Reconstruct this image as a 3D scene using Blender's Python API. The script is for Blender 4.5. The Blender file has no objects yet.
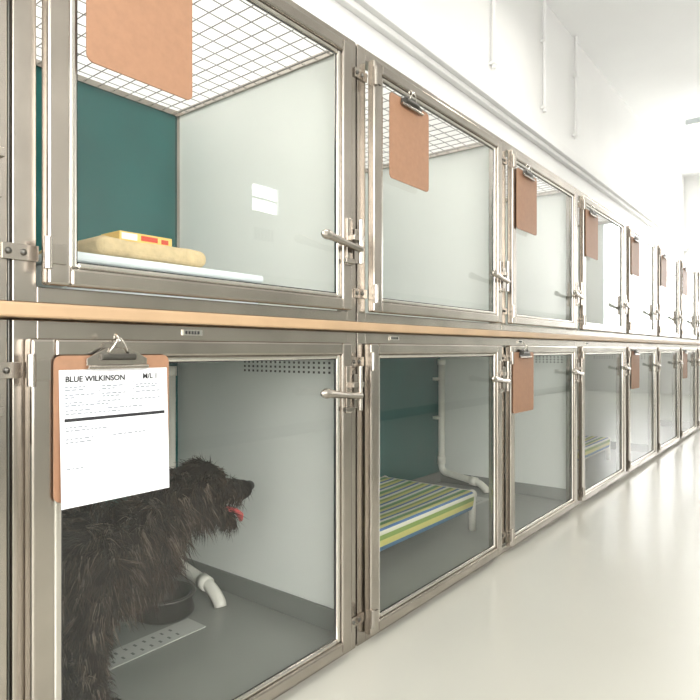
import bpy, math, random
import numpy as np
from mathutils import Vector, Matrix
random.seed(4); np.random.seed(4)
scene = bpy.context.scene
scene.view_settings.view_transform = 'Standard'
scene.view_settings.exposure = 0.0

# ------------------------------------------------------------ materials
def new_mat(name):
    m = bpy.data.materials.new(name); m.use_nodes = True
    return m, m.node_tree.nodes, m.node_tree.links

def pmat(name, col, rough=0.5, metal=0.0, var=0.06, scale=6.0, stretch=(1,1,1), bump=0.0, coat=0.0, spec=0.5, emit=None):
    m, n, l = new_mat(name)
    b = n['Principled BSDF']
    tc = n.new('ShaderNodeTexCoord'); mp = n.new('ShaderNodeMapping')
    mp.inputs['Scale'].default_value = stretch
    nz = n.new('ShaderNodeTexNoise'); nz.inputs['Scale'].default_value = scale; nz.inputs['Detail'].default_value = 4
    l.new(tc.outputs['Object'], mp.inputs['Vector']); l.new(mp.outputs['Vector'], nz.inputs['Vector'])
    cr = n.new('ShaderNodeValToRGB')
    cr.color_ramp.elements[0].position = 0.3; cr.color_ramp.elements[1].position = 0.7
    cr.color_ramp.elements[0].color = tuple(max(0, c*(1-var)) for c in col)+(1,)
    cr.color_ramp.elements[1].color = tuple(min(1, c*(1+var)) for c in col)+(1,)
    l.new(nz.outputs['Fac'], cr.inputs['Fac']); l.new(cr.outputs['Color'], b.inputs['Base Color'])
    b.inputs['Roughness'].default_value = rough; b.inputs['Metallic'].default_value = metal
    b.inputs['Coat Weight'].default_value = coat
    b.inputs['Specular IOR Level'].default_value = spec
    if bump > 0:
        bp = n.new('ShaderNodeBump'); bp.inputs['Strength'].default_value = bump; bp.inputs['Distance'].default_value = 0.01
        l.new(nz.outputs['Fac'], bp.inputs['Height']); l.new(bp.outputs['Normal'], b.inputs['Normal'])
    if emit:
        b.inputs['Emission Color'].default_value = tuple(emit[0])+(1,); b.inputs['Emission Strength'].default_value = emit[1]
    return m

M = {}
M['steel'] = pmat('brushed_steel', (0.45,0.41,0.365), 0.25, 1.0, 0.14, 5, (40,1,1))
M['steel2'] = pmat('bright_steel', (0.70,0.67,0.62), 0.20, 1.0, 0.05, 8)
M['darksteel'] = pmat('dark_steel', (0.12,0.115,0.105), 0.35, 0.9)
M['wire'] = pmat('wire_steel', (0.26,0.255,0.24), 0.4, 0.6)
M['teal'] = pmat('teal_panel', (0.0005,0.100,0.092), 0.30, 0, 0.08)
M['panel'] = pmat('grey_white_panel', (0.78,0.80,0.76), 0.38, 0, 0.02, 3)
M['curb'] = pmat('grey_curb', (0.17,0.18,0.165), 0.5)
M['cagefloor'] = pmat('grey_epoxy', (0.25,0.26,0.235), 0.30, 0, 0.06, 5)
M['drain'] = pmat('drain_grey', (0.50,0.51,0.48), 0.4)
M['tan'] = pmat('tan_laminate', (0.43,0.29,0.17), 0.45, 0, 0.08, 8, (6,1,1))
M['wall'] = pmat('white_paint', (0.84,0.835,0.82), 0.7, 0, 0.015, 2)
M['ceil'] = pmat('ceiling_paint', (0.90,0.90,0.89), 0.8, 0, 0.01, 2)
M['reflpanel'] = pmat('reflection_panel_grey', (0.50,0.52,0.49), 0.6)  # grey for the unseen panel added to darken reflections
M['floor'] = pmat('cream_epoxy_floor', (0.47,0.465,0.415), 0.28, 0, 0.03, 1.3, coat=0.1)
M['pvc'] = pmat('white_pvc', (0.80,0.78,0.70), 0.35)
M['board'] = pmat('hardboard', (0.31,0.165,0.095), 0.55, 0, 0.06, 60)
M['paper'] = pmat('paper', (0.82,0.83,0.85), 0.8, 0, 0.01)
M['ink'] = pmat('ink', (0.02,0.02,0.022), 0.8)
M['inkgrey'] = pmat('ink_grey', (0.22,0.24,0.27), 0.8)
M['cushion'] = pmat('tan_fleece', (0.62,0.48,0.27), 0.9, 0, 0.15, 30, bump=0.6)
M['whitepl'] = pmat('white_plastic', (0.74,0.80,0.82), 0.4)
M['red'] = pmat('red_print', (0.6,0.06,0.03), 0.5)
M['yellow'] = pmat('yellow_card', (0.80,0.55,0.15), 0.6)
M['skin'] = pmat('dog_underfur', (0.010,0.007,0.005), 0.95, 0, 0.3, 30, bump=0.5, spec=.1)
M['furA'] = pmat('fur_black_brown', (0.011,0.0065,0.0045), 0.6, 0, 0.3, 20, spec=.2)
M['furB'] = pmat('fur_brown', (0.042,0.025,0.017), 0.6, 0, 0.3, 20, spec=.2)
M['furC'] = pmat('fur_grey', (0.17,0.135,0.105), 0.6, 0, 0.3, 20, spec=.25)
M['nose'] = pmat('dog_nose', (0.01,0.009,0.009), 0.3)
M['tongue'] = pmat('dog_tongue', (0.70,0.10,0.10), 0.4)
M['eye'] = pmat('dog_eye', (0.03,0.015,0.008), 0.08)
M['rubber'] = pmat('black_rubber', (0.03,0.03,0.03), 0.7)
M['lamp'] = pmat('lamp_diffuser', (0.9,0.9,0.88), 0.5, emit=((1.0,0.90,0.70), 1.0))
M['daylight'] = pmat('window_daylight', (0.9,0.9,0.9), 0.5, emit=((1.0,0.99,0.96), 3.5))
M['daylight2'] = pmat('vent_window_daylight', (0.9,0.9,0.9), 0.5, emit=((1.0,0.99,0.96), 14.0))

def glass_mat():
    m, n, l = new_mat('door_glass'); n.remove(n['Principled BSDF'])
    out = n['Material Output']
    lw = n.new('ShaderNodeLayerWeight'); lw.inputs['Blend'].default_value = 0.5
    p = n.new('ShaderNodeMath'); p.operation = 'POWER'; p.inputs[1].default_value = 4.0
    ma = n.new('ShaderNodeMath'); ma.operation = 'MULTIPLY_ADD'; ma.inputs[1].default_value = 0.85; ma.inputs[2].default_value = 0.065
    l.new(lw.outputs['Facing'], p.inputs[0]); l.new(p.outputs[0], ma.inputs[0])
    tr = n.new('ShaderNodeBsdfTransparent'); tr.inputs['Color'].default_value = (0.965,0.975,0.965,1)
    df = n.new('ShaderNodeBsdfDiffuse'); df.inputs['Color'].default_value = (0.8,0.82,0.8,1)
    nz = n.new('ShaderNodeTexNoise'); nz.inputs['Scale'].default_value = 3
    mm = n.new('ShaderNodeMath'); mm.operation='MULTIPLY'; mm.inputs[1].default_value = 0.015
    l.new(nz.outputs['Fac'], mm.inputs[0])
    mx0 = n.new('ShaderNodeMixShader'); l.new(mm.outputs[0], mx0.inputs['Fac']); l.new(tr.outputs[0], mx0.inputs[1]); l.new(df.outputs[0], mx0.inputs[2])
    gl = n.new('ShaderNodeBsdfGlossy'); gl.inputs['Roughness'].default_value = 0.02
    mx = n.new('ShaderNodeMixShader'); l.new(ma.outputs[0], mx.inputs['Fac']); l.new(mx0.outputs[0], mx.inputs[1]); l.new(gl.outputs[0], mx.inputs[2])
    l.new(mx.outputs[0], out.inputs['Surface'])
    return m
M['glass'] = glass_mat()

def stripe_mat():
    m, n, l = new_mat('striped_cot_fabric'); b = n['Principled BSDF']
    tc = n.new('ShaderNodeTexCoord'); sp = n.new('ShaderNodeSeparateXYZ')
    l.new(tc.outputs['Object'], sp.inputs[0])
    mz = n.new('ShaderNodeMath'); mz.operation='MULTIPLY_ADD'; mz.inputs[1].default_value=-1.0; mz.inputs[2].default_value=.17
    l.new(sp.outputs['Z'], mz.inputs[0])
    ad = n.new('ShaderNodeMath'); ad.operation='ADD'; l.new(sp.outputs['X'],ad.inputs[0]); l.new(mz.outputs[0],ad.inputs[1])
    mu = n.new('ShaderNodeMath'); mu.operation='MULTIPLY'; mu.inputs[1].default_value = 6.5
    fr = n.new('ShaderNodeMath'); fr.operation='FRACT'
    l.new(ad.outputs[0], mu.inputs[0]); l.new(mu.outputs[0], fr.inputs[0])
    cr = n.new('ShaderNodeValToRGB'); cr.color_ramp.interpolation='CONSTANT'
    cols = [(0,(.10,.26,.08)),(.10,(.58,.56,.20)),(.24,(.06,.16,.38)),(.34,(.72,.72,.58)),(.46,(.24,.36,.08)),(.58,(.62,.58,.18)),(.72,(.06,.18,.32)),(.82,(.70,.70,.60)),(.93,(.15,.34,.12))]
    e = cr.color_ramp.elements
    e[0].position=0; e[0].color=cols[0][1]+(1,); e[1].position=cols[1][0]; e[1].color=cols[1][1]+(1,)
    for p,c in cols[2:]:
        k=e.new(p); k.color=c+(1,)
    l.new(fr.outputs[0], cr.inputs['Fac']); l.new(cr.outputs['Color'], b.inputs['Base Color'])
    b.inputs['Roughness'].default_value=0.85
    return m
M['stripe'] = stripe_mat()

# ------------------------------------------------------------ mesh builder
class MB:
    def __init__(s): s.v=[]; s.f=[]; s.m=[]; s.mats=[]
    def mi(s, mat):
        if mat not in s.mats: s.mats.append(mat)
        return s.mats.index(mat)
    def box(s, x0,x1,y0,y1,z0,z1, mat):
        i=len(s.v); k=s.mi(mat)
        s.v += [(x0,y0,z0),(x1,y0,z0),(x1,y1,z0),(x0,y1,z0),(x0,y0,z1),(x1,y0,z1),(x1,y1,z1),(x0,y1,z1)]
        for f in [(0,3,2,1),(4,5,6,7),(0,1,5,4),(1,2,6,5),(2,3,7,6),(3,0,4,7)]:
            s.f.append(tuple(i+a for a in f)); s.m.append(k)
        return s
    def prism(s, prof, x0, x1, mat):   # profile in (y,z), extruded in x
        i=len(s.v); n=len(prof); k=s.mi(mat)
        s.v += [(x0,a,b) for a,b in prof]+[(x1,a,b) for a,b in prof]
        s.f.append(tuple(i+j for j in range(n))[::-1]); s.m.append(k)
        s.f.append(tuple(i+n+j for j in range(n))); s.m.append(k)
        for j in range(n):
            j2=(j+1)%n; s.f.append((i+j,i+j2,i+n+j2,i+n+j)); s.m.append(k)
        return s
    def tube(s, pts, r, mat, seg=12, cap=True):
        pts=[Vector(p) for p in pts]; n=len(pts); k=s.mi(mat)
        rs = r if isinstance(r,(list,tuple)) else [r]*n
        base=len(s.v)
        t0=(pts[1]-pts[0]).normalized()
        up=Vector((0,0,1)) if abs(t0.z)<0.9 else Vector((1,0,0))
        a=t0.cross(up).normalized(); 
        for i,p in enumerate(pts):
            if i==0: t=t0
            elif i==n-1: t=(pts[-1]-pts[-2]).normalized()
            else: t=((pts[i]-pts[i-1]).normalized()+(pts[i+1]-pts[i]).normalized()).normalized()
            a=(a-t*a.dot(t)).normalized(); b=t.cross(a)
            for j in range(seg):
                th=2*math.pi*j/seg
                q=p+(a*math.cos(th)+b*math.sin(th))*rs[i]; s.v.append(tuple(q))
        for i in range(n-1):
            for j in range(seg):
                j2=(j+1)%seg
                s.f.append((base+i*seg+j, base+i*seg+j2, base+(i+1)*seg+j2, base+(i+1)*seg+j)); s.m.append(k)
        if cap:
            s.f.append(tuple(base+j for j in range(seg))[::-1]); s.m.append(k)
            s.f.append(tuple(base+(n-1)*seg+j for j in range(seg))); s.m.append(k)
        return s
    def lathe(s, c, prof, mat, seg=40):   # prof list of (r,z), open
        base=len(s.v); k=s.mi(mat)
        for r,z in prof:
            for j in range(seg):
                th=2*math.pi*j/seg; s.v.append((c[0]+r*math.cos(th), c[1]+r*math.sin(th), c[2]+z))
        for i in range(len(prof)-1):
            for j in range(seg):
                j2=(j+1)%seg
                s.f.append((base+i*seg+j, base+i*seg+j2, base+(i+1)*seg+j2, base+(i+1)*seg+j)); s.m.append(k)
        return s
    def ell(s, c, r, mat, nu=20, nv=12, rot=None):
        base=len(s.v); k=s.mi(mat)
        for i in range(nv+1):
            ph=math.pi*i/nv
            for j in range(nu):
                th=2*math.pi*j/nu
                q=Vector((r[0]*math.sin(ph)*math.cos(th), r[1]*math.sin(ph)*math.sin(th), r[2]*math.cos(ph)))
                if rot: q=rot@q
                s.v.append((c[0]+q.x,c[1]+q.y,c[2]+q.z))
        for i in range(nv):
            for j in range(nu):
                j2=(j+1)%nu
                s.f.append((base+i*nu+j, base+(i+1)*nu+j, base+(i+1)*nu+j2, base+i*nu+j2)); s.m.append(k)
        return s
    def build(s, name, parent=None, bevel=0, smooth=False):
        me=bpy.data.meshes.new(name); me.from_pydata(s.v,[],s.f)
        for m in s.mats: me.materials.append(M[m])
        me.polygons.foreach_set('material_index', s.m)
        if smooth:
            me.polygons.foreach_set('use_smooth',[True]*len(s.f))
        me.update(); me.validate()
        o=bpy.data.objects.new(name, me); scene.collection.objects.link(o)
        if parent: o.parent=parent
        if bevel:
            bv=o.modifiers.new('bevel','BEVEL'); bv.width=bevel; bv.segments=2; bv.limit_method='ANGLE'
        return o

def empty(name, loc=(0,0,0)):
    o=bpy.data.objects.new(name,None); o.empty_display_size=0.1; scene.collection.objects.link(o); o.location=loc
    return o

def fillet(pts, r, n=7):
    pts=[Vector(p) for p in pts]; out=[pts[0]]
    for i in range(1,len(pts)-1):
        p=pts[i]; a=(pts[i-1]-p); b=(pts[i+1]-p)
        ra=min(r,a.length*0.48); rb=min(r,b.length*0.48)
        A=p+a.normalized()*ra; B=p+b.normalized()*rb
        for j in range(n+1):
            t=j/n; out.append(A*(1-t)**2+p*2*t*(1-t)+B*t*t)
    out.append(pts[-1]); return out

# ------------------------------------------------------------ dimensions (metres)
BND=[-1.60,-0.575,0.445,1.425,2.464,3.467,4.52,5.517,6.535,7.55,8.57,9.60]
DEPTH=0.87; ZT=1.822
ROOM_X0,ROOM_X1=-1.05,3.3; ROOM_Y0,ROOM_Y1=-3.0,13.5; CEIL=4.35

# ------------------------------------------------------------ room shell
MB().box(ROOM_X0-.1,ROOM_X1+.1,ROOM_Y0-.1,ROOM_Y1+.1,-.1,0,'floor').build('floor')
MB().box(ROOM_X0-.1,ROOM_X1+.1,ROOM_Y0-.1,ROOM_Y1+.1,CEIL,CEIL+.1,'ceil').build('ceiling')
MB().box(ROOM_X0-.1,ROOM_X0,ROOM_Y0,ROOM_Y1,0,CEIL,'wall').build('wall_left')
w=MB().box(ROOM_X1,ROOM_X1+.1,ROOM_Y0,ROOM_Y1,0,CEIL,'wall'); w.build('wall_right')
MB().box(ROOM_X1-.012,ROOM_X1-.001,1.4,ROOM_Y1,0.12,1.65,'reflpanel').build('added_reflection_panel')  # added unseen panel, gives steel and glass something darker to reflect
MB().box(ROOM_X1-.02,ROOM_X1-.001,ROOM_Y0,ROOM_Y1,0,0.12,'curb').build('baseboard_right')
MB().box(ROOM_X0,ROOM_X1,ROOM_Y1,ROOM_Y1+.1,0,CEIL,'wall').build('wall_far')
MB().box(ROOM_X0,ROOM_X1,ROOM_Y0-.1,ROOM_Y0,0,CEIL,'wall').build('wall_near')
# ledge on the wall above the kennels
MB().box(ROOM_X0+.001,ROOM_X0+.09,ROOM_Y0,ROOM_Y1,2.90,3.0,'wall').box(ROOM_X0+.001,ROOM_X0+.05,ROOM_Y0,ROOM_Y1,2.86,2.9,'wall').build('trim_2',bevel=.006)
def conduit(y):
    c=MB().tube([(ROOM_X0+.03,y,3.22),(ROOM_X0+.03,y,CEIL)],.018,'wall',10)
    for z in (3.25,3.9): c.box(ROOM_X0+.001,ROOM_X0+.05,y-.03,y+.03,z,z+.02,'wall')
    c.build('wall_conduit')
for y in (4.6,5.75,6.7): conduit(y)

def window(name, axis, pos, a0,a1,z0,z1, nx=2, nz=2, pane='daylight'):
    w=MB(); fr=.045
    def bx(p0,p1,u0,u1,v0,v1,m):
        if axis=='x': w.box(min(p0,p1),max(p0,p1),u0,u1,v0,v1,m)
        else: w.box(u0,u1,min(p0,p1),max(p0,p1),v0,v1,m)
    d = -1 if pos>0 and axis=='x' else (1 if pos<0 else -1)
    bx(pos+d*.002,pos+d*.012,a0,a1,z0,z1,pane)
    for (u0,u1,v0,v1) in [(a0-fr,a0,z0-fr,z1+fr),(a1,a1+fr,z0-fr,z1+fr),(a0,a1,z0-fr,z0),(a0,a1,z1,z1+fr)]:
        bx(pos+d*.002,pos+d*.05,u0,u1,v0,v1,'whitepl')
    for i in range(1,nx):
        u=a0+(a1-a0)*i/nx; bx(pos+d*.012,pos+d*.035,u-.012,u+.012,z0,z1,'whitepl')
    for i in range(1,nz):
        u=z0+(z1-z0)*i/nz; bx(pos+d*.012,pos+d*.035,a0,a1,u-.012,u+.012,'whitepl')
    return w.build(name)
window('window_1','x',ROOM_X1,3.95,4.30,2.26,2.52,1,2,'daylight2')
# louvred vent under the small window
vt=MB(); vt.box(ROOM_X1-.02,ROOM_X1-.001,3.98,4.27,1.96,2.12,'wall')
for i in range(6):
    vt.box(ROOM_X1-.026,ROOM_X1-.019,4.0+i*.045,4.03+i*.045,1.98,2.10,'darksteel')
vt.build('wall_vent_grille')
window('fill_window_near','y',ROOM_Y0,0.3,3.0,0.9,3.2,3,2)  # added glowing window behind the camera, brightens aisle and side panels
window('window_3','y',ROOM_Y1,-0.6,2.6,1.2,3.6,3,2)
window('fill_window_side','x',ROOM_X1,-2.5,0.9,0.7,2.9,4,2)  # added glowing window out of view, frontal fill for the kennel interiors

def area(name, loc, rot, sx, sy, power, col=(1,.98,.94)):
    ld=bpy.data.lights.new(name,'AREA'); ld.shape='RECTANGLE'; ld.size=sx; ld.size_y=sy; ld.energy=power; ld.color=col
    o=bpy.data.objects.new(name,ld); scene.collection.objects.link(o); o.location=loc; o.rotation_euler=rot
    return o
def lamp(y):
    e=empty('ceiling_light_fixture',(0.5,y,3.95))
    b=MB().box(-.85,.85,-.12,.12,.0,.07,'whitepl').box(-.82,.82,-.10,.10,-.03,.0,'lamp')
    for x in (-.6,.6): b.tube([(x,0,.07),(x,0,CEIL-3.95)],.006,'whitepl',8)
    b.build('fixture_body',e,bevel=.004)
    l=area('fixture_light',(0,0,-.04),(0,0,0),1.6,.22,27,(1,.97,.92)); l.parent=e
for y in (-1.2,1.8,4.9,9.3,11.6): lamp(y)
area('fill_light_near',(1.65,ROOM_Y0+.08,2.05),(math.radians(90),0,math.radians(180)),2.6,2.2,48,(1,.985,.955))  # added fill from behind the camera
area('daylight_window_far',(1.0,ROOM_Y1-.08,2.4),(math.radians(90),0,0),3.1,2.3,150,(1,1,.99))
area('fill_light_side',(ROOM_X1-.08,-.8,1.8),(0,math.radians(90),0),2.2,3.4,72,(1,.985,.955))  # added fill aimed into the kennels from the unseen opposite side

# ------------------------------------------------------------ kennels
def door(par, y0,y1,z0,z1, lz):
    d=MB(); s=.042; sh=.033; lip=.016; X0,X1=.003,.031
    def ring(a,b,c,e,wd,wh,x0,x1,m):
        d.box(x0,x1,a,a+wd,c,e,m); d.box(x0,x1,b-wd,b,c,e,m)
        d.box(x0,x1,a+wd,b-wd,c,c+wh,m); d.box(x0,x1,a+wd,b-wd,e-wh,e,m)
    ring(y0,y1,z0,z1,s,sh,X0,X1,'steel')
    ring(y0+s,y1-s,z0+sh,z1-sh,lip,lip*.8,.006,.023,'steel2')
    d.build('door_frame',par,bevel=.005)
    g=MB(); a,b,c,e=y0+s+lip-.003,y1-s-lip+.003,z0+sh+lip*.8-.003,z1-sh-lip*.8+.003
    g.v=[(.014,a,c),(.014,b,c),(.014,b,e),(.014,a,e)]; g.f=[(0,1,2,3)]; g.m=[g.mi('glass')]
    g.build('door_glass_pane',par)
    k=MB()   # rubber gasket
    for q in [(a-.001,a+.006,c,e),(b-.006,b+.001,c,e),(a,b,c-.001,c+.005),(a,b,e-.005,e+.001)]:
        k.box(.0145,.0165,q[0],q[1],q[2],q[3],'rubber')
    k.build('door_gasket',par)
    h=MB()
    h.box(.031,.036,y1-.032,y1-.006,lz-.06,lz+.075,'steel')
    h.box(.001,.030,y1+.008,y1+.034,lz-.05,lz+.05,'steel')
    h.box(.030,.052,y1-.018,y1+.030,lz+.012,lz+.028,'steel')
    h.tube([(.050,y1+.012,lz-.055),(.050,y1+.012,lz+.075)],.0075,'steel',12)
    h.tube([(.05,y1+.014,lz-.012),(.058,y1-.06,lz-.006),(.064,y1-.145,lz+.004)],[.011,.009,.012],'steel',10)
    h.ell((.064,y1-.152,lz+.005),(.012,.024,.014),'steel',12,8)
    h.box(.031,.045,y1-.045,y1-.004,lz-.055,lz-.042,'steel')
    h.build('door_latch',par,bevel=.0015)
    h=MB()
    for hz in (z0+.055,z1-.055):
        h.box(.0315,.035,y0+.002,y0+.032,hz-.018,hz+.018,'steel')
        h.box(.001,.006,y0-.065,y0-.004,hz-.014,hz+.014,'steel')
        h.tube([(.036,y0-.002,hz-.028),(.036,y0-.002,hz+.028)],.0075,'steel',12)
        for sx in (-.055,-.03): h.ell((.007,y0+sx,hz),(.004,.006,.006),'darksteel',10,6)
    h.build('door_hinges',par,bevel=.001)

def face_frame(par, y0,y1,z0,z1, mids=()):
    f=MB(); w=.041
    f.box(-.04,0,y0+.004,y0+w+.004,z0,z1,'steel'); f.box(-.04,0,y1-w-.004,y1-.004,z0,z1,'steel')
    for m in mids: f.box(-.04,0,m-.045,m-.003,z0+.04,z1-.04,'steel'); f.box(-.04,0,m+.003,m+.045,z0+.04,z1-.04,'steel'); f.box(-.035,-.01,m-.003,m+.003,z0+.04,z1-.04,'darksteel')
    f.box(-.04,0,y0+w+.004,y1-w-.004,z0,z0+.03,'steel'); f.box(-.04,0,y0+w+.004,y1-w-.004,z1-.036,z1,'steel')
    f.box(-.03,-.008,y0-.0,y0+.004,z0,z1,'darksteel')
    f.build('face_frame',par,bevel=.006)

def upper(y0,y1):
    e=empty('stainless_steel_dog_kennel')
    z0,z1=.980,ZT
    face_frame(e,y0,y1,z0,z1)
    MB().box(-DEPTH,-.04,y0+.002,y0+.014,z0,z1-.02,'panel').box(-DEPTH,-.04,y1-.014,y1-.002,z0,z1-.02,'panel').build('side_panels',e)
    MB().box(-DEPTH-.01,-DEPTH,y0+.002,y1-.002,z0,z1-.02,'teal').build('back_panel',e)
    MB().box(-DEPTH,-.04,y0+.014,y1-.014,z0+.002,z0+.022,'cagefloor').build('kennel_floor',e)
    r=MB()
    for yy in (y0+.008,y1-.024): r.box(-DEPTH,-.04,yy,yy+.016,z1-.02,z1,'steel')
    r.box(-DEPTH-.01,-DEPTH+.01,y0+.024,y1-.024,z1-.02,z1,'steel'); 
    r.box(-DEPTH,-DEPTH+.012,y1-.026,y1-.014,z0+.02,z1-.02,'steel')
    r.build('panel_edging',e)
    m=MB(); zz=z1-.008; tw=.0012
    n=int((y1-y0-.05)/.05)
    for i in range(n+1):
        y=y0+.025+(y1-y0-.05)*i/n; m.box(-DEPTH+.01,-.04,y-tw,y+tw,zz,zz+2*tw,'wire')
    for i in range(1,15):
        x=-DEPTH+(DEPTH-.04)*i/15; m.box(x-tw,x+tw,y0+.025,y1-.025,zz-2*tw,zz,'wire')
    m.build('wire_mesh_top',e)
    door(e,y0+.05,y1-.058,1.012,1.785,1.20)
    return e

def lower(y0,y1,mids=()):
    e=empty('stainless_steel_dog_kennel')
    z0,z1=0,.950
    face_frame(e,y0,y1,z0,z1,mids)
    MB().box(-DEPTH,-.04,y0+.002,y0+.014,.03,z1,'panel').box(-DEPTH,-.04,y1-.014,y1-.002,.03,z1,'panel').build('side_panels',e)
    MB().box(-DEPTH-.01,-DEPTH,y0+.002,y1-.002,0,z1,'teal').build('back_panel',e)
    MB().box(-DEPTH,-.04,y0+.002,y1-.002,0.001,.03,'cagefloor').build('kennel_floor',e)
    MB().box(-DEPTH,-.04,y0+.014,y1-.014,z1-.02,z1-.004,'panel').build('kennel_roof',e)
    c=MB()
    c.box(-DEPTH,-.04,y1-.024,y1-.014,.03,.10,'curb').box(-DEPTH,-.04,y0+.014,y0+.024,.03,.10,'curb').box(-DEPTH,-DEPTH+.01,y0+.024,y1-.024,.03,.10,'curb')
    c.build('kennel_curb',e,bevel=.003)
    v=MB(); v.box(-.50,-.06,y1-.0155,y1-.0142,.815,.895,'panel')
    for i in range(20):
        for j in range(5):
            x=-.485+i*.0215; z=.822+j*.015
            v.box(x,x+.008,y1-.0163,y1-.0154,z,z+.007,'darksteel')
    v.build('vent_strip',e)
    d=MB(); d.box(-.50,-.41,y0+.05,y1-.24,.0302,.033,'drain')
    n=int((y1-y0-.36)/.03)
    for i in range(n):
        y=y0+.08+i*.03
        for x in (-.480,-.442): d.box(x,x+.014,y,y+.007,.0328,.0336,'curb')
    d.build('floor_drain_strip',e)
    ed=[y0]+list(mids)+[y1]
    for a,b in zip(ed[:-1],ed[1:]):
        door(e,a+(.022 if a==BND[2] else .034),b-.060,.028,.916,.775)
    return e
for a,b in zip(BND[:-1],BND[1:]): upper(a,b)
lower(BND[0],BND[2],(BND[1],)); lower(BND[2],BND[3])
for i in (3,5,7,9): lower(BND[i],BND[i+2] if i+2<len(BND) else BND[-1],(BND[i+1],))
MB().box(-.04,.036,BND[0],BND[-1],.952,.978,'tan').build('shelf_edge_board',bevel=.004)
def label(y):
    e=MB().box(.001,.004,y-.026,y+.026,.928,.941,'steel2')
    for i in range(5): e.box(.004,.0045,y-.020+i*.008,y-.015+i*.008,.931,.938,'ink')
    e.build('label_plate')
for b in (BND[2]+.38,BND[3]+.2,BND[4]+.2,BND[5]+.2): label(b)

# ------------------------------------------------------------ clipboards
def text(s, loc, size, parent, mat='ink', off=.0004):
    cu=bpy.data.curves.new('printed_text','FONT'); cu.body=s; cu.size=size; cu.materials.append(M[mat]); cu.offset=off
    o=bpy.data.objects.new('printed_text',cu); scene.collection.objects.link(o); o.parent=parent
    o.location=loc; o.rotation_euler=(math.radians(90),0,math.radians(90)); return o
def clipboard(y0, ztop, h=.27, w=.235, form=False, railz=None):
    e=empty('clipboard',(0.0315,y0,ztop))
    r=.014; prof=[]
    for cx,cz,a0 in ((w-r,-r,0),(r,-r,90),(r,-h+r,180),(w-r,-h+r,270)):
        for k in range(5):
            a=math.radians(a0+k*22.5); prof.append((cx+r*math.cos(a),cz+r*math.sin(a)))
    MB().prism(prof,.004,.0075,'board').build('hardboard_back',e)
    c=w/2
    cl=MB()
    cl.prism([(c-.062,-.020),(c+.062,-.020),(c+.062,-.006),(c+.040,.006),(c+.022,.014),(c-.022,.014),(c-.040,.006),(c-.062,-.006)],.0115,.015,'darksteel' if not form else 'steel')
    cl.prism([(c-.055,-.004),(c+.055,-.004),(c+.03,.012),(c-.03,.012)],.0075,.0115,'darksteel')
    cl.tube([(.018,c-.062,-.022),(.018,c+.062,-.022)],.0045,'steel',10)
    cl.tube([(.016,c-.035,-.003),(.016,c+.035,-.003)],.0065,'darksteel',10)
    cl.build('spring_clip',e,bevel=.0008)
    hk=MB().tube(fillet([(.017,c-.020,.004),(.022,c-.010,.022),(.020,c,.036),(.022,c+.010,.022),(.017,c+.020,.004)],.01),.0018,'steel2',8)
    hk.tube(fillet([(.022,c,.026),(.010,c,.040),(.003,c,.040),(.002,c,.030)],.01),.0020,'steel2',8)
    hk.build('hanging_hook',e,smooth=True)
    if form:
        p=MB(); pw=.222; px=.008; PL=.246
        n=30; k=p.mi('paper')
        def X0_(t): return .0085+.004*math.sin(t*2.2)+.006*t*t
        for i in range(n+1):
            t=i/n; z=-.026-PL*t; x=X0_(t)
            p.v+=[(x,px,z),(x,px+pw,z)]
        for i in range(n): p.f.append((2*i,2*i+2,2*i+3,2*i+1)); p.m.append(k)
        def X(z):
            t=(-.026-z)/PL; return X0_(t)+.0004
        for z in (-.052,-.066,-.080,-.094,-.142,-.195,-.235):
            p.box(X(z),X(z)+.0003,px+.008,px+pw-.008,z,z+.0008,'inkgrey')
        for yy in (.075,.145): p.box(X(-.07),X(-.07)+.0003,px+yy,px+yy+.0008,-.080,-.052,'inkgrey')
        p.box(X(-.118),X(-.118)+.0003,px+.008,px+pw-.008,-.119,-.113,'ink')
        for z,segs in ((-.056,((.01,.05),(.08,.12),(.15,.20))),(-.061,((.01,.04),(.08,.10),(.15,.19))),(-.070,((.01,.06),(.08,.13),(.15,.2))),(-.075,((.01,.03),(.08,.11))),(-.084,((.01,.04),(.07,.12),(.14,.2))),(-.089,((.01,.09),)),(-.098,((.01,.05),(.09,.16))),(-.104,((.01,.12),)),(-.128,((.01,.045),)),(-.134,((.01,.08),)),(-.149,((.01,.06),(.10,.17))),(-.155,((.01,.05),)),(-.202,((.01,.04),))):
            for a,b in segs:
                y=px+a
                while y<px+b: 
                    L=random.uniform(.004,.010); p.box(X(z),X(z)+.0003,y,y+L,z-.0024,z,'inkgrey'); y+=L+.003
        p.build('printed_form',e)
        text('BLUE WILKINSON',(X(-.048)+.0012,px+.010,-.0475),.0145,e)
        text('M/L 1',(X(-.048)+.0012,px+.165,-.0465),.0145,e)
    return e
clipboard(.562,1.700)
clipboard(1.546,1.708); clipboard(2.54,1.708); clipboard(3.53,1.708); clipboard(4.58,1.708); clipboard(5.59,1.708); clipboard(6.6,1.708); clipboard(7.62,1.708)
clipboard(.502,.886,h=.262,w=.236,form=True)
clipboard(2.50,.886); clipboard(4.58,.886); clipboard(6.6,.886)

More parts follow.
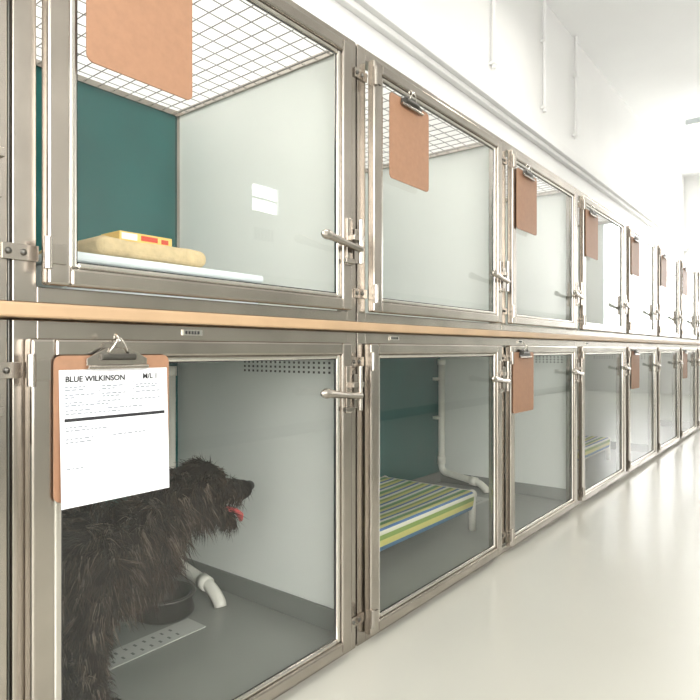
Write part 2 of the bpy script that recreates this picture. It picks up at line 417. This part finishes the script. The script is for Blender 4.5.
# ------------------------------------------------------------ PVC water pipes
def pvc(y1):
    b=MB(); y=y1-.085; xb=-DEPTH+.05
    b.tube(fillet([(xb,y,.80),(xb,y,.115),(xb+.28,y-.03,.085),(xb+.33,y-.035,.05),(xb+.335,y-.036,.034)],.045),.021,'pvc',16)
    b.tube([(xb,y,.80),(xb,y,.835)],.026,'pvc',16)
    b.tube([(xb,y,.165),(xb,y,.21)],.026,'pvc',16); b.tube([(xb+.22,y-.024,.0915),(xb+.26,y-.028,.0870)],.026,'pvc',16)
    for z in (.45,.70): b.box(-DEPTH,xb,y-.026,y+.026,z,z+.018,'pvc')
    b.build('pvc_drain_pipe',smooth=False,bevel=0).data.shade_smooth()
for y in (BND[3],BND[5],BND[7],BND[9]): pvc(y)

# ------------------------------------------------------------ cots
def cot(x0,x1,y0,y1,h):
    e=empty('elevated_dog_cot',(x0,y0,.03)); W=x1-x0; L=y1-y0; r=.017
    f=MB()
    for x in (0,W):
        f.tube([(x,0,h),(x,L,h)],r,'pvc',14)
        for y in (0,L): 
            f.tube([(x,y,.0),(x,y,h+.004)],r*1.05,'pvc',14); f.ell((x,y,h),(r*1.35,r*1.35,r*1.35),'pvc',14,10)
    for y in (0,L): f.tube([(0,y,h),(W,y,h)],r,'pvc',14)
    o=f.build('pvc_frame',e); o.data.shade_smooth()
    s=MB(); k=s.mi('stripe'); prof=[]
    for a in range(0,7): 
        th=math.radians(200-a*18.3); prof.append((0+(r+.003)*math.cos(th), h+(r+.003)*math.sin(th),0))
    nx=14
    for i in range(1,nx): prof.append((W*i/nx, h+r+.003,math.sin(math.pi*i/nx)))
    for a in range(0,7):
        th=math.radians(90-a*16); prof.append((W+(r+.003)*math.cos(th), h+(r+.003)*math.sin(th),0))
    prof.append((W+.018,h-.035,0)); prof.append((W+.012,h-.060,0)); prof.append((W+.004,h-.072,0))
    ny=24
    for j in range(ny+1):
        y=.03+(L-.05)*j/ny
        for (x,z,sg) in prof: s.v.append((x,y,z-.025*sg*math.sin(math.pi*j/ny)))
    n=len(prof)
    for j in range(ny):
        for i in range(n-1): s.f.append((j*n+i,j*n+i+1,(j+1)*n+i+1,(j+1)*n+i)); s.m.append(k)
    o=s.build('striped_fabric_sling',e); o.data.shade_smooth()
cot(-.73,-.22,1.62,2.62,.172)
cot(-.73,-.22,3.95,4.95,.16)

# ------------------------------------------------------------ bedding in upper kennel
def rbox(name, c, s, mat, parent=None, noise=0.0, r=.3, sub=3):
    bpy.ops.mesh.primitive_cube_add(size=1, location=c); o=bpy.context.object; o.name=name; o.scale=s
    bpy.ops.object.transform_apply(location=False,scale=True)
    bv=o.modifiers.new('b','BEVEL'); bv.width=min(s)*r; bv.segments=5
    if noise:
        sb=o.modifiers.new('s','SUBSURF'); sb.subdivision_type='SIMPLE'; sb.levels=sub; sb.render_levels=sub
        tx=bpy.data.textures.new('clouds','CLOUDS'); tx.noise_scale=.12
        dp=o.modifiers.new('d','DISPLACE'); dp.texture=tx; dp.strength=noise; dp.mid_level=.5
    o.data.materials.append(M[mat]); o.data.shade_smooth()
    if parent: o.parent=parent
    return o
t=MB(); 
t.box(-.62,-.10,.585,1.12,1.003,1.078,'whitepl'); t.box(-.63,-.09,.575,1.13,1.078,1.098,'whitepl')
t.build('plastic_bed_platform',bevel=.006)
rbox('tan_pet_cushion',(-.27,.82,1.125),(.30,.29,.040),'cushion',noise=.010,r=.45)
bx=MB().box(-.24,-.16,.745,.885,1.149,1.170,'yellow')
bx.box(-.1602,-.1595,.75,.79,1.152,1.167,'paper').box(-.1602,-.1595,.80,.845,1.154,1.166,'red').box(-.1602,-.1595,.855,.875,1.153,1.164,'red')
bx.build('treat_box',bevel=.001)

# ------------------------------------------------------------ steel bowl
bw=MB().lathe((-.60,1.165,.0302),[(.001,.0),(.090,0),(.097,.008),(.085,.06),(.099,.062),(.101,.067),(.095,.070),(.083,.066),(.069,.018),(.05,.012),(.001,.012)],'darksteel',48)
bw.build('dog_bowl').data.shade_smooth()

# ------------------------------------------------------------ dog
dog=empty('shaggy_dog',(-.25,.75,.03))
off=Vector((-.25,.75,.03))
import bmesh
bm=bmesh.new()
def sph(c,r,rot=None):
    res=bmesh.ops.create_icosphere(bm,subdivisions=3,radius=1)
    r=(r,r,r) if not isinstance(r,(tuple,list)) else r
    Mx=Matrix.Translation(Vector(c))@(rot.to_4x4() if rot else Matrix.Identity(4))@Matrix.Diagonal((r[0],r[1],r[2],1))
    bmesh.ops.transform(bm,matrix=Mx,verts=res['verts'])
def chain(pts, n=6):
    for (a,ra),(b,rb) in zip(pts[:-1],pts[1:]):
        a=Vector(a); b=Vector(b)
        for i in range(n+1):
            t=i/n; sph(a.lerp(b,t), ra+(rb-ra)*t)
S=Vector((-.27,.75,.40)); H=Vector((-.61,.645,.42))
bd=(S-H); bd.z=0; bd.normalize(); pp=Vector((-bd.y,bd.x,0))
chain([(H,.095),(H.lerp(S,.5)+Vector((0,0,-.015)),.108),(S+Vector((0,0,-.02)),.122),(Vector((-.255,.84,.375)),.100)],8)
# neck + skull + muzzle
chain([(Vector((-.255,.83,.41)),.098),(Vector((-.25,.91,.45)),.080),(Vector((-.25,.98,.500)),.070)],6)
sph((-.25,1.03,.530),(.066,.074,.060))
chain([(Vector((-.25,1.06,.508)),.046),(Vector((-.25,1.12,.494)),.034),(Vector((-.25,1.195,.482)),.029)],6)
sph((-.25,1.09,.543),(.038,.024,.020))
chain([(Vector((-.25,1.04,.465)),.038),(Vector((-.25,1.10,.430)),.026),(Vector((-.25,1.145,.404)),.020)],6)
for s_ in (-1,1):
    sph((-.25+s_*.072,.985,.490),(.014,.038,.064)); sph((-.25+s_*.060,.99,.54),(.022,.03,.02))
    x=-.27+s_*.070
    chain([(Vector((x,.765,.37)),.058),(Vector((x,.695,.27)),.040),(Vector((x+.002,.705,.15)),.029),(Vector((x+.003,.712,.075)),.026)],6)
    sph((x+.003,.732,.058),(.034,.046,.0275)); 
    for q in (-.018,0,.018): sph((x+.003+q,.768,.050),(.011,.018,.0195))
    hp=H+pp*s_*.062
    def P(fb,z): v=hp+bd*fb; return Vector((v.x,v.y,z))
    chain([(P(0,.40),.066),(P(.065,.285),.055),(P(-.02,.19),.034),(P(-.062,.150),.025),(P(-.045,.07),.023)],6)
    c=P(-.015,.056); sph(c,(.042,.032,.026))
    for q in (-.016,0,.016): cc=c+bd*.036+pp*q; sph((cc.x,cc.y,.050),(.016,.011,.0195))
T=H-bd*.09
chain([(T+Vector((0,0,.03)),.03),(T-bd*.06+Vector((0,0,0)),.022),(T-bd*.075+Vector((0,0,-.09)),.016),(T-bd*.06+Vector((0,0,-.17)),.009)],5)
me=bpy.data.meshes.new('dog_raw'); bm.to_mesh(me); bm.free()
raw=bpy.data.objects.new('dog_raw',me); scene.collection.objects.link(raw)
rm=raw.modifiers.new('r','REMESH'); rm.mode='VOXEL'; rm.voxel_size=.0075
sm=raw.modifiers.new('s','SMOOTH'); sm.factor=.5; sm.iterations=4
dg=bpy.context.evaluated_depsgraph_get(); ev=raw.evaluated_get(dg)
body_me=bpy.data.meshes.new_from_object(ev); body_me.name='dog_body'
bpy.data.objects.remove(raw)
body_me.materials.clear(); body_me.materials.append(M['skin']); body_me.shade_smooth()
n=len(body_me.vertices); co=np.zeros(n*3); body_me.vertices.foreach_get('co',co); co=co.reshape(-1,3)
body_me.calc_loop_triangles(); tri=np.zeros(len(body_me.loop_triangles)*3,dtype=np.int32); body_me.loop_triangles.foreach_get('vertices',tri); tri=tri.reshape(-1,3)
A,B,C=co[tri[:,0]],co[tri[:,1]],co[tri[:,2]]
N=np.cross(B-A,C-A); ar=np.linalg.norm(N,axis=1); N=N/np.maximum(ar,1e-12)[:,None]
NS=48000
idx=np.random.choice(len(tri),NS,p=ar/ar.sum())
u=np.random.rand(NS,1); v=np.random.rand(NS,1); fl=((u+v)>1)[:,0]; u[fl]=1-u[fl]; v[fl]=1-v[fl]
P0=A[idx]+(B-A)[idx]*u+(C-A)[idx]*v; Nn=N[idx]
for vv in body_me.vertices: vv.co-=off
body=bpy.data.objects.new('dog_body',body_me); scene.collection.objects.link(body); body.parent=dog
y=P0[:,1]; z=P0[:,2]; x=P0[:,0]
flow=np.zeros((NS,3)); length=np.full(NS,.055)
bdv=np.array(bd)
flow[:]=-bdv*.5+np.array([0,0,-1.0])
head=(y>.95)&(z>.36); flow[head]=(0,-.75,-.55); length[head]=.036
neck=(y>.84)&(y<=.96)&(z>.26); flow[neck]=(0,-.35,-1.0); length[neck]=.062
muz=(y>1.09)&head; flow[muz]=(0,-.6,-.6); length[muz]=.022
beard=(y>1.0)&(z<.465)&head; flow[beard]=(0,-.35,-.9); length[beard]=.045
brow=(y>1.065)&(y<1.12)&(z>.525); flow[brow]=(0,.6,.1); length[brow]=.024
ear=(np.abs(x+.25)>.060)&(y>.93)&(y<1.04)&(z<.54)&(z>.40); flow[ear]=(0,-.1,-1); length[ear]=.055
legs=(z<.26)&(y<.83); flow[legs]=(0,0,-1); length[legs]=.032
paw=(z<.08); length[paw]=.012
keep=~((y>1.197)&(z>.455))
for s_ in (-1,1):
    ex=np.array([-.25+s_*.050,1.078,.530]); keep&=np.linalg.norm(P0-ex,axis=1)>.016
P0,Nn,flow,length,hd=P0[keep],Nn[keep],flow[keep],length[keep],head[keep]; NS=len(P0)
ft=flow-Nn*np.sum(flow*Nn,axis=1)[:,None]
# hair locks: strands share a direction and tint inside small jittered cells, so tufts read as clumps
Pj=P0+np.random.randn(NS,3)*.003
cell=np.floor(Pj/.020).astype(int); hsh=(cell[:,0]*73856093 ^ cell[:,1]*19349663 ^ cell[:,2]*83492791)%4096
tab=np.random.randn(4096,3); clump=tab[hsh]
d=Nn*.45+ft*.85+clump*.42+np.random.randn(NS,3)*.12
d/=np.linalg.norm(d,axis=1)[:,None]
length=length*np.random.uniform(.6,1.15,NS)*(1+.22*np.clip(clump[:,1],-1.5,1.5))
side=np.cross(d,np.random.randn(NS,3)); side/=np.linalg.norm(side,axis=1)[:,None]
wd=np.random.uniform(.0009,.0019,NS)[:,None]
g=np.array([0,0,-1.0])
curl=tab[(hsh*7+13)%4096]*.22
rows=[]; cur=P0-Nn*.002; dd=d.copy()
K=4
for k in range(K):
    wk=wd*(1-.25*k)
    rows.append(cur-side*wk); rows.append(cur+side*wk)
    dd=dd+g*.22+curl*math.cos(k*2.1)+np.random.randn(NS,3)*.09; dd/=np.linalg.norm(dd,axis=1)[:,None]
    cur=cur+dd*(length/K)[:,None]; cur[:,2]=np.maximum(cur[:,2],.0315)
rows.append(cur)
V=np.stack(rows,axis=1)
V[:,:,1]=np.maximum(V[:,:,1],.475); V[:,:,0]=np.minimum(V[:,:,0],-.03)
V=V-np.array(off)
nv=V.shape[1]; base=(np.arange(NS)*nv)[:,None]
quads=[]
for k in range(K-1): quads.append(np.concatenate([base+2*k,base+2*k+1,base+2*k+3,base+2*k+2],axis=1))
quads=np.stack(quads,axis=1).reshape(-1,4)
tris=np.concatenate([base+2*(K-1),base+2*(K-1)+1,base+nv-1],axis=1)
fm=bpy.data.meshes.new('dog_shaggy_fur')
nl=quads.size+tris.size; npoly=len(quads)+len(tris)
fm.vertices.add(NS*nv); fm.vertices.foreach_set('co',V.reshape(-1))
fm.loops.add(nl); fm.loops.foreach_set('vertex_index',np.concatenate([quads.reshape(-1),tris.reshape(-1)]).astype(np.int32))
fm.polygons.add(npoly)
ls=np.concatenate([np.arange(len(quads))*4, quads.size+np.arange(len(tris))*3]).astype(np.int32)
fm.polygons.foreach_set('loop_start',ls)
rnd=np.random.rand(NS)*.7+.15+clump[:,0]*.20
mi=np.where(hd, np.where(rnd<.60,0,np.where(rnd<.97,1,2)), np.where(rnd<.50,0,np.where(rnd<.86,1,2))).astype(np.int32)
fm.polygons.foreach_set('material_index',np.concatenate([np.repeat(mi,K-1),mi]).astype(np.int32))
for k in ('furA','furB','furC'): fm.materials.append(M[k])
fm.update(calc_edges=True); fm.validate()
fo=bpy.data.objects.new('dog_shaggy_fur',fm); scene.collection.objects.link(fo); fo.parent=dog
def dpart(mb,name,smooth=True):
    mb.v=[tuple(Vector(q)-off) for q in mb.v]; o=mb.build(name,dog,smooth=smooth); return o
dpart(MB().ell((-.25,1.220,.489),(.018,.015,.015),'nose'),'nose')
e=MB()
for s_ in (-1,1): e.ell((-.25+s_*.051,1.080,.531),(.012,.012,.012),'eye')
dpart(e,'eyes')
tg=MB(); k=tg.mi('tongue')
pts=[(1.06,.454),(1.10,.444),(1.135,.436),(1.162,.427),(1.182,.412),(1.188,.396)]; wds=[.014,.017,.019,.020,.018,.009]
for (yy,zz),ww in zip(pts,wds):
    for a in range(10):
        th=2*math.pi*a/10; tg.v.append((-.25+ww*math.cos(th),yy+.003*math.sin(th),zz+.0075*math.sin(th)))
for i in range(len(pts)-1):
    for a in range(10):
        a2=(a+1)%10; tg.f.append((i*10+a,i*10+a2,(i+1)*10+a2,(i+1)*10+a)); tg.m.append(k)
tg.f.append(tuple((len(pts)-1)*10+a for a in range(10))); tg.m.append(k)
dpart(tg,'tongue')

# ------------------------------------------------------------ world + camera
wd_=bpy.data.worlds.new('world'); scene.world=wd_; wd_.use_nodes=True
wd_.node_tree.nodes['Background'].inputs[0].default_value=(.9,.93,1,1); wd_.node_tree.nodes['Background'].inputs[1].default_value=.4
cam=bpy.data.cameras.new('camera'); co_=bpy.data.objects.new('camera',cam); scene.collection.objects.link(co_)
cam.sensor_width=36; cam.lens=30.7; cam.clip_start=.02
co_.location=(1.1,0,.896); co_.rotation_euler=(math.radians(90),0,math.radians(38.3))
scene.camera=co_
